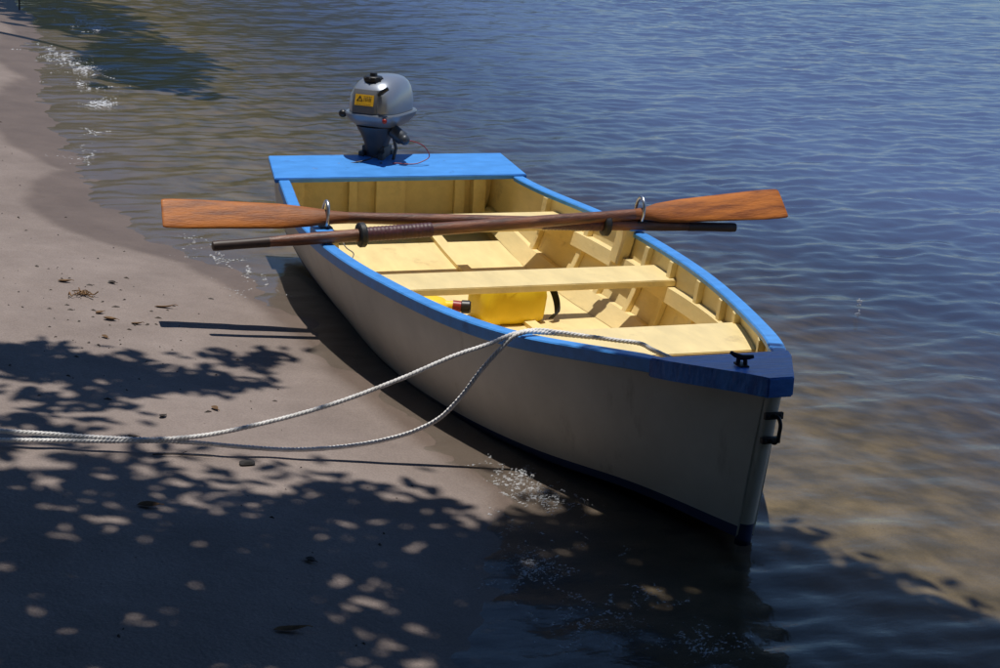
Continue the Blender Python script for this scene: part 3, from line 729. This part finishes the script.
# a clump of dried weed
bm = bmesh.new(); wx, wy = .66, -1.40
for k in range(16):
    a = random.uniform(0, 6.28); q = [(wx+random.gauss(0,.010), wy+random.gauss(0,.018), gz(wx, wy)+.006)]
    for j in range(3): q.append((q[-1][0]+math.cos(a)*.012+random.gauss(0,.004), q[-1][1]+math.sin(a)*.014, gz(wx, wy)+.006+random.uniform(0,.014)))
    tube(bm, q, random.uniform(.0015,.003), 5)
o = finish('seaweed_clump', bm, 'dryleaf', None); tag(o, 'small tangle of dried brown weed on the upper sand', 'seaweed')
bm = bmesh.new(); bmesh.ops.create_icosphere(bm, subdivisions=3, radius=1)
for v in bm.verts:
    p = v.co.copy(); k = 1+.12*math.sin(p.x*5+1)*math.cos(p.y*4)+.08*math.sin(p.z*7+p.x*3); v.co = Vector((p.x*.013*k, p.y*.022*k, p.z*.009*k))
o = finish('pebble', bm, 'stone', None); o.location = (2.504,-1.183, gz(2.504,-1.183)+.005); tag(o, 'small dark pebble on the sand just below the rope shadow', 'pebble')
bm = bmesh.new(); tq = [(2.44,-1.43),(2.452,-1.38),(2.447,-1.33),(2.462,-1.27)]
tube(bm, spline([(x, y, gz(x, y)+.004+.004*(i % 2)) for i, (x, y) in enumerate(tq)], 20), list(np.linspace(.0022,.001,20)), 6)
tube(bm, [(2.45,-1.36,gz(2.45,-1.36)+.006),(2.425,-1.335,gz(2.425,-1.335)+.008)], .001, 5)
o = finish('twig', bm, 'darkleaf', None); tag(o, 'thin brown twig on the sand beneath the ropes', 'twig')
bm = bmesh.new(); tube(bm, [(-9.57,-.70,.03),(-9.56,-.70,.13),(-9.55,-.695,.27)], [.008,.007,.005], 8)
o = finish('stake', bm, 'darkleaf', None); tag(o, 'thin dark stick standing upright at the far waterline', 'stick')
V = []; Fc = []
for k in range(170):
    x = rng.uniform(-4, 4.0); y = shore(np.array([x]))[0]-.30-abs(rng.normal(0, .45))
    if rng.random() < .55: x = rng.normal(.8, .45); y = rng.normal(-1.38, .16)
    a = rng.uniform(0, 6.28); ln = .003+.012*rng.random()**2.5; wd = ln*rng.uniform(.25,.6); z = gz(x, y)+.0005; i0 = len(V); h = .002+ln*.25
    for u, v, w in ((-1,-.6,0),(0,-1,0),(1,-.4,0),(.8,.6,0),(-.2,1,0),(-1,.4,0)): V.append((x+u*ln*math.cos(a)-v*wd*math.sin(a), y+u*ln*math.sin(a)+v*wd*math.cos(a), z))
    V.append((x, y, z+h))
    for j in range(6): Fc.append((i0+j, i0+(j+1) % 6, i0+6))
me = bpy.data.meshes.new('beach_debris'); me.from_pydata(V, [], Fc); me.materials.append(M['darkleaf'])
o = bpy.data.objects.new('beach_debris', me); COL.objects.link(o); tag(o, 'tiny dark flecks of shell and bark strewn over the sand', None, None, 'stuff')
# splash
bm = bmesh.new()
for k in range(9):
    h = random.random()**1.2*.055; s = .003+.0035*random.random()
    ell(bm, (1.15+random.gauss(0,.005), 1.53+random.gauss(0,.005), W+.008+h), s*.7, s*.7, s, 8, 6)
ell(bm, (1.15,1.53,W+.004), .010, .012, .005, 10, 6)
o = finish('water_splash', bm, 'foam', None); tag(o, 'small white splash of drops on the blue water right of the boat', 'splash')

# ------------------------------------------------------------------ trees
SUN = Vector((.053,-.028,-1.)).normalized()
def lift(gx, gy, h):  return (gx-.053*h, gy+.028*h, h)
def leaf_mesh(pts, size, seed):
    r = np.random.default_rng(seed); n = len(pts); P_ = np.array(pts)
    a = r.uniform(0, 2*PI, n); tilt = r.normal(0, .5, (n, 2)); ln = size*r.uniform(.7, 1.25, n); wd = ln*r.uniform(.36, .52, n)
    u = np.stack([np.cos(a), np.sin(a), tilt[:,0]], 1); u /= np.linalg.norm(u, axis=1)[:,None]
    v = np.stack([-np.sin(a), np.cos(a), tilt[:,1]], 1); v -= u*(u*v).sum(1)[:,None]; v /= np.linalg.norm(v, axis=1)[:,None]
    w = np.cross(u, v)
    base = P_-u*ln[:,None]*.5
    q = [base, base+u*(ln*.3)[:,None]+v*(wd*.5)[:,None]+w*(wd*.12)[:,None], base+u*(ln*.68)[:,None]+v*(wd*.4)[:,None]+w*(wd*.1)[:,None], base+u*ln[:,None],
         base+u*(ln*.68)[:,None]-v*(wd*.4)[:,None]+w*(wd*.1)[:,None], base+u*(ln*.3)[:,None]-v*(wd*.5)[:,None]+w*(wd*.12)[:,None], base+u*(ln*.5)[:,None]]
    co = np.stack(q, 1).reshape(-1, 3)
    f = np.array([[0,1,6,5],[1,2,6,6],[2,3,4,6],[6,4,5,5]])
    faces = []
    for i in range(n):
        o_ = 7*i; faces += [(o_,o_+1,o_+6,o_+5),(o_+1,o_+2,o_+6),(o_+2,o_+3,o_+4,o_+6),(o_+6,o_+4,o_+5)]
    me = bpy.data.meshes.new('crown'); me.from_pydata(co.tolist(), [], faces); me.materials.append(M['leaf'])
    return me
def add_tree(base, limbs, pts, size, seed, label, trunk_r=.16, top=(0,0,2.6), group=None):
    t = thing('shore_tree', base, label, 'tree', group)
    bm = bmesh.new(); bx_, by_, bz_ = base
    tp = (bx_+top[0], by_+top[1], bz_+top[2])
    tube(bm, spline([(bx_, by_, bz_-.3), (bx_+.05, by_, bz_+.3), (bx_+top[0]*.4, by_+top[1]*.4, bz_+top[2]*.55), tp], 14), list(np.linspace(trunk_r*1.25, trunk_r*.7, 14)), 12)
    finish('trunk', bm, 'bark', t)
    for lm in limbs:
        bm = bmesh.new(); tube(bm, spline([tp]+lm, 16), list(np.linspace(trunk_r*.55, trunk_r*.1, 16)), 8); finish('limb', bm, 'bark', t)
    me = leaf_mesh(pts, size, seed); o = bpy.data.objects.new('crown', me); COL.objects.link(o); o.parent = t; o.matrix_parent_inverse = Matrix.Translation(base).inverted()
    return t
# edge of the near tree's shade on the beach, by y
EY = np.array([-6,-3,-2.3,-1.83,-1.67,-1.49,-1.33,-1.07,-.86,-.76,-.70,-.34,0,.08,.22,.32,.5,.9,1.5,2.2])
EX = np.array([3.2,2.6,2.5,2.50,2.41,2.46,2.57,2.62,2.70,2.82,2.88,2.84,2.86,2.95,3.12,3.31,3.56,4.05,4.6,5.2])
def in_main(x, y):
    e = np.interp(y, EY, EX); dd = x-e-.06-.06*(fbm(x*7, y*7, 2, 5)-.5)*2
    dens = np.clip(dd/.30+.30, 0, 1)
    gap = fbm(x*4.2+3, y*4.2, 4, 31)
    dens = dens*np.clip((gap-.31)/.13, .05, 1)*1.25
    dens = np.where(y > -.15, np.maximum(dens, np.clip((x-e)/.16, 0, 1)), dens)
    # lit dapples the photograph shows
    for cx_, cy_, a, c in ((2.82,-1.55,.10,.075),(3.32,-1.05,.16,.085),(3.45,-.98,.10,.06),(3.62,-1.02,.12,.10),(3.72,-1.12,.10,.11),(3.78,-.96,.09,.08),(2.62,-1.72,.05,.07),(2.60,-1.45,.04,.08),(2.78,-1.75,.05,.06),(3.20,-.62,.10,.08),(3.52,-.70,.10,.06),(3.66,-.60,.12,.06),(3.0,-.95,.05,.03)):
        q = ((x-cx_)/a)**2+((y-cy_)/c)**2; dens = np.where(q < 1, dens*(.04+.25*(fbm(x*16, y*16, 2, 77) > .55)), dens)
    # solid heart of the shade
    heart = (x > 2.95) & (x < 3.35) & (y > -1.55) & (y < -1.12); dens = np.where(heart, np.maximum(dens, .95), dens)
    return dens
pts = []
HT = 3.5
def twig(x, y, n, a, c, ang, h):
    u = rng.normal(0, .5, n)*a; v = rng.normal(0, .5, n)*c; hh = h+rng.normal(0, .05, n)
    px = x+u*math.cos(ang)-v*math.sin(ang); py = y+u*math.sin(ang)+v*math.cos(ang)
    for k in range(n): pts.append(lift(px[k], py[k], hh[k]))
def shade_twigs(n, x0, x1, y0, y1, nl, w=1.):
    gx = rng.uniform(x0, x1, n); gy = rng.uniform(y0, y1, n)
    keep = rng.random(n) < in_main(gx, gy)*w
    for x, y in zip(gx[keep], gy[keep]): twig(x, y, nl, rng.uniform(.16,.34), rng.uniform(.06,.13), rng.normal(2.6, .7), HT+1.7*rng.random())
shade_twigs(2500, 2.4, 4.4, -2.4, 1.6, 7)
shade_twigs(2200, 4.4, 8.8, -5.6, 2.2, 10)
shade_twigs(900, 2.4, 4.4, -5.6, -2.4, 10)
shade_twigs(700, 2.9, 4.4, -.3, 1.3, 8)
shade_twigs(1700, 3.0, 8.8, -5.6, 1.6, 9)
def spray(cx_, cy_, a, c, n, ang=0.):
    for k in range(max(1, n//9)):
        u, v = rng.normal(0, .5), rng.normal(0, .5)
        twig(cx_+(u*math.cos(ang)*a-v*math.sin(ang)*c), cy_+(u*math.sin(ang)*a+v*math.cos(ang)*c), 12, .20, .07, rng.normal(1.9, .4), HT+1.0*rng.random())
for q in ((1.50,-1.68,.12,.26,170),(1.60,-1.45,.13,.26,200),(1.74,-1.22,.07,.20,100),(1.68,-1.08,.04,.12,30),(1.92,-1.60,.07,.20,60),(1.41,-.92,.04,.08,30),(1.36,-.98,.03,.05,12),(2.18,-1.85,.06,.12,40),(2.30,-1.72,.05,.12,40),(1.2,-2.3,.3,.25,150),(1.9,-2.4,.3,.25,150)): spray(*q)
limbs = [[(6.3,-3.6,4.3),(5.0,-2.6,4.2),(3.6,-1.8,4.3),(2.8,-1.6,4.3)],[(6.4,-3.0,4.4),(5.2,-1.5,4.4),(4.2,-.3,4.6),(3.6,.1,4.6)],[(6.0,-4.0,4.3),(4.6,-3.7,4.2),(3.0,-2.9,4.3),(2.2,-2.3,4.3)],
         [(7.2,-3.2,4.6),(7.0,-1.8,4.8),(6.4,-.2,5.0)],[(7.6,-4.8,4.6),(7.9,-4.0,5.8)]]
add_tree((7.4,-4.9,.42), limbs, pts, .105, 3, 'leafy tree overhanging the near beach and shading the bow', .17, (-.4,.5,3.2))
# second tree further along the beach, over the dark patch of water
pts = []
def blob(cx_, cy_, h, a, c, hh, n):
    for k in range(n):
        u = rng.normal(0, .45, 3); pts.append((cx_+u[0]*a, cy_+u[1]*c, h+u[2]*hh))
for args in ((-6.5,.0,4.4,.9,.34,.5,800),(-7.3,.22,4.6,.8,.34,.5,800),(-9.9,-.1,5.0,1.6,.6,.8,800),(-10.4,-1.2,5.4,1.6,1.2,.9,300),(-9.5,-2.4,5.6,1.8,1.4,1.0,300)): blob(*args)
add_tree((-9.2,-4.2,.35), [[(-8.8,-2.6,3.8),(-7.8,-.8,4.4),(-6.4,.1,4.5)],[(-9.4,-2.8,4.0),(-9.6,-1.2,4.8),(-9.8,-.1,5.0)],[(-9.8,-3.2,4.2),(-10.4,-1.6,5.3)]], pts, .30, 4, 'leafy tree on the far beach overhanging the dark patch of water', .2, (.1,.8,2.9))
# unseen trees added behind the viewpoint to block skylight from hull and shade
for i, (tx, ty, r_, h_, lb) in enumerate(((11.6,-4.2,3.0,5.0,'broad bushy tree added to block the sky behind the overhanging tree'),(9.6,-8.2,2.8,4.8,'bushy tree added to block the sky inland of the overhanging tree'),(5.6,-8.0,2.7,4.8,'bushy tree added to block the sky, level with the bow'),
        (1.6,-6.9,2.5,4.4,'bushy tree added to block the sky, level with the middle of the boat'),(-2.4,-6.6,2.4,4.2,'bushy tree added to block the sky, level with the outboard motor'),(14.5,-9.0,3.4,5.6,'tall bushy tree added to block the sky, farthest back'),(13.2,1.0,3.0,5.2,'bushy tree added to block the sky at the head of the cove nearest the water'),(15.0,5.6,3.2,5.4,'bushy tree added to block the sky on the far arm of the cove'),(10.7,.2,2.3,4.6,'bushy tree added to block the sky just behind the camera side'),(12.3,3.0,2.5,4.6,'bushy tree added to block the sky between two others at the head of the cove'),(9.2,-4.9,1.8,3.2,'low bushy tree added to block the sky by the trunk of the overhanging tree'))):
    pts = []; bz = gz(tx, ty)
    for k in range(40):
        u = rng.normal(0, 1, 3); u /= np.linalg.norm(u); q = rng.random()**.4
        c_ = (tx+u[0]*r_*q, ty+u[1]*r_*q, bz+h_*.55+u[2]*h_*.5*q)
        for j in range(70):
            w_ = rng.normal(0, .34, 3); pts.append((c_[0]+w_[0]*r_*.5, c_[1]+w_[1]*r_*.5, max(bz+.15, c_[2]+w_[2]*r_*.42)))
    add_tree((tx, ty, bz), [[(tx+.5, ty+.4, bz+h_*.5),(tx+r_*.6, ty+r_*.4, bz+h_*.7)],[(tx-.4, ty-.2, bz+h_*.5),(tx-r_*.5, ty+r_*.3, bz+h_*.75)]], pts, .5, 50+i, lb, .15, (.1,.1,h_*.35), 'unseen trees added to block skylight')
# headland beyond, only seen mirrored in the water
xs = np.linspace(-95,-24,60); ysx = np.linspace(-45,30,64); X, Y = np.meshgrid(xs, ysx)
dd = shore(X)-Y-1.0
Z = np.where(dd > 0, np.minimum(dd*.85, 9+2*fbm(X*.1, Y*.1, 2, 4))*(.8+.4*fbm(X*.25, Y*.25, 4, 2)), -2) + (fbm(X*.9, Y*.9, 3, 6)-.5)*1.2 - .9
me = grid_mesh('headland', X, Y, Z); me.materials.append(M['hill'])
hd = bpy.data.objects.new('headland', me); COL.objects.link(hd); hd['kind'] = 'structure'

# ------------------------------------------------------------------ light, sky, camera
wd_ = bpy.data.worlds.new('World'); SC.world = wd_; wd_.use_nodes = True; nt = wd_.node_tree
bg = nt.nodes['Background']; sk = nt.nodes.new('ShaderNodeTexSky'); sk.sky_type = 'NISHITA'; sk.sun_disc = False
sk.sun_elevation = math.radians(86.6); sk.sun_rotation = math.atan2(-.053, .028); sk.air_density = 1.; sk.dust_density = 0.; sk.ozone_density = 9.
nt.links.new(sk.outputs[0], bg.inputs['Color']); bg.inputs['Strength'].default_value = .068
sl = bpy.data.lights.new('Sun', 'SUN'); sl.energy = 3.0; sl.angle = math.radians(.53); sl.color = (1,.955,.88)
so = bpy.data.objects.new('Sun', sl); COL.objects.link(so); so.rotation_euler = SUN.to_track_quat('-Z', 'Y').to_euler(); so.location = (0,0,12)
cam = bpy.data.cameras.new('Camera'); co = bpy.data.objects.new('Camera', cam); COL.objects.link(co)
cam.sensor_fit = 'HORIZONTAL'; cam.sensor_width = 36; cam.lens = 64.8; cam.clip_start = .05; cam.clip_end = 2000
co.matrix_world = Matrix(((0.334001,-0.271306,0.902683,7.089692),(0.941234,0.044977,-0.334747,-2.165762),(0.050219,0.961442,0.270385,1.811913),(0,0,0,1)))
SC.camera = co
vs = SC.view_settings; vs.view_transform = 'Standard'; vs.look = 'None'; vs.exposure = .45; vs.gamma = 1; vs.use_curve_mapping = False
SC.cycles.max_bounces = 8; SC.cycles.transparent_max_bounces = 16; SC.cycles.use_denoising = True
SC.cycles.caustics_reflective = False; SC.cycles.caustics_refractive = False
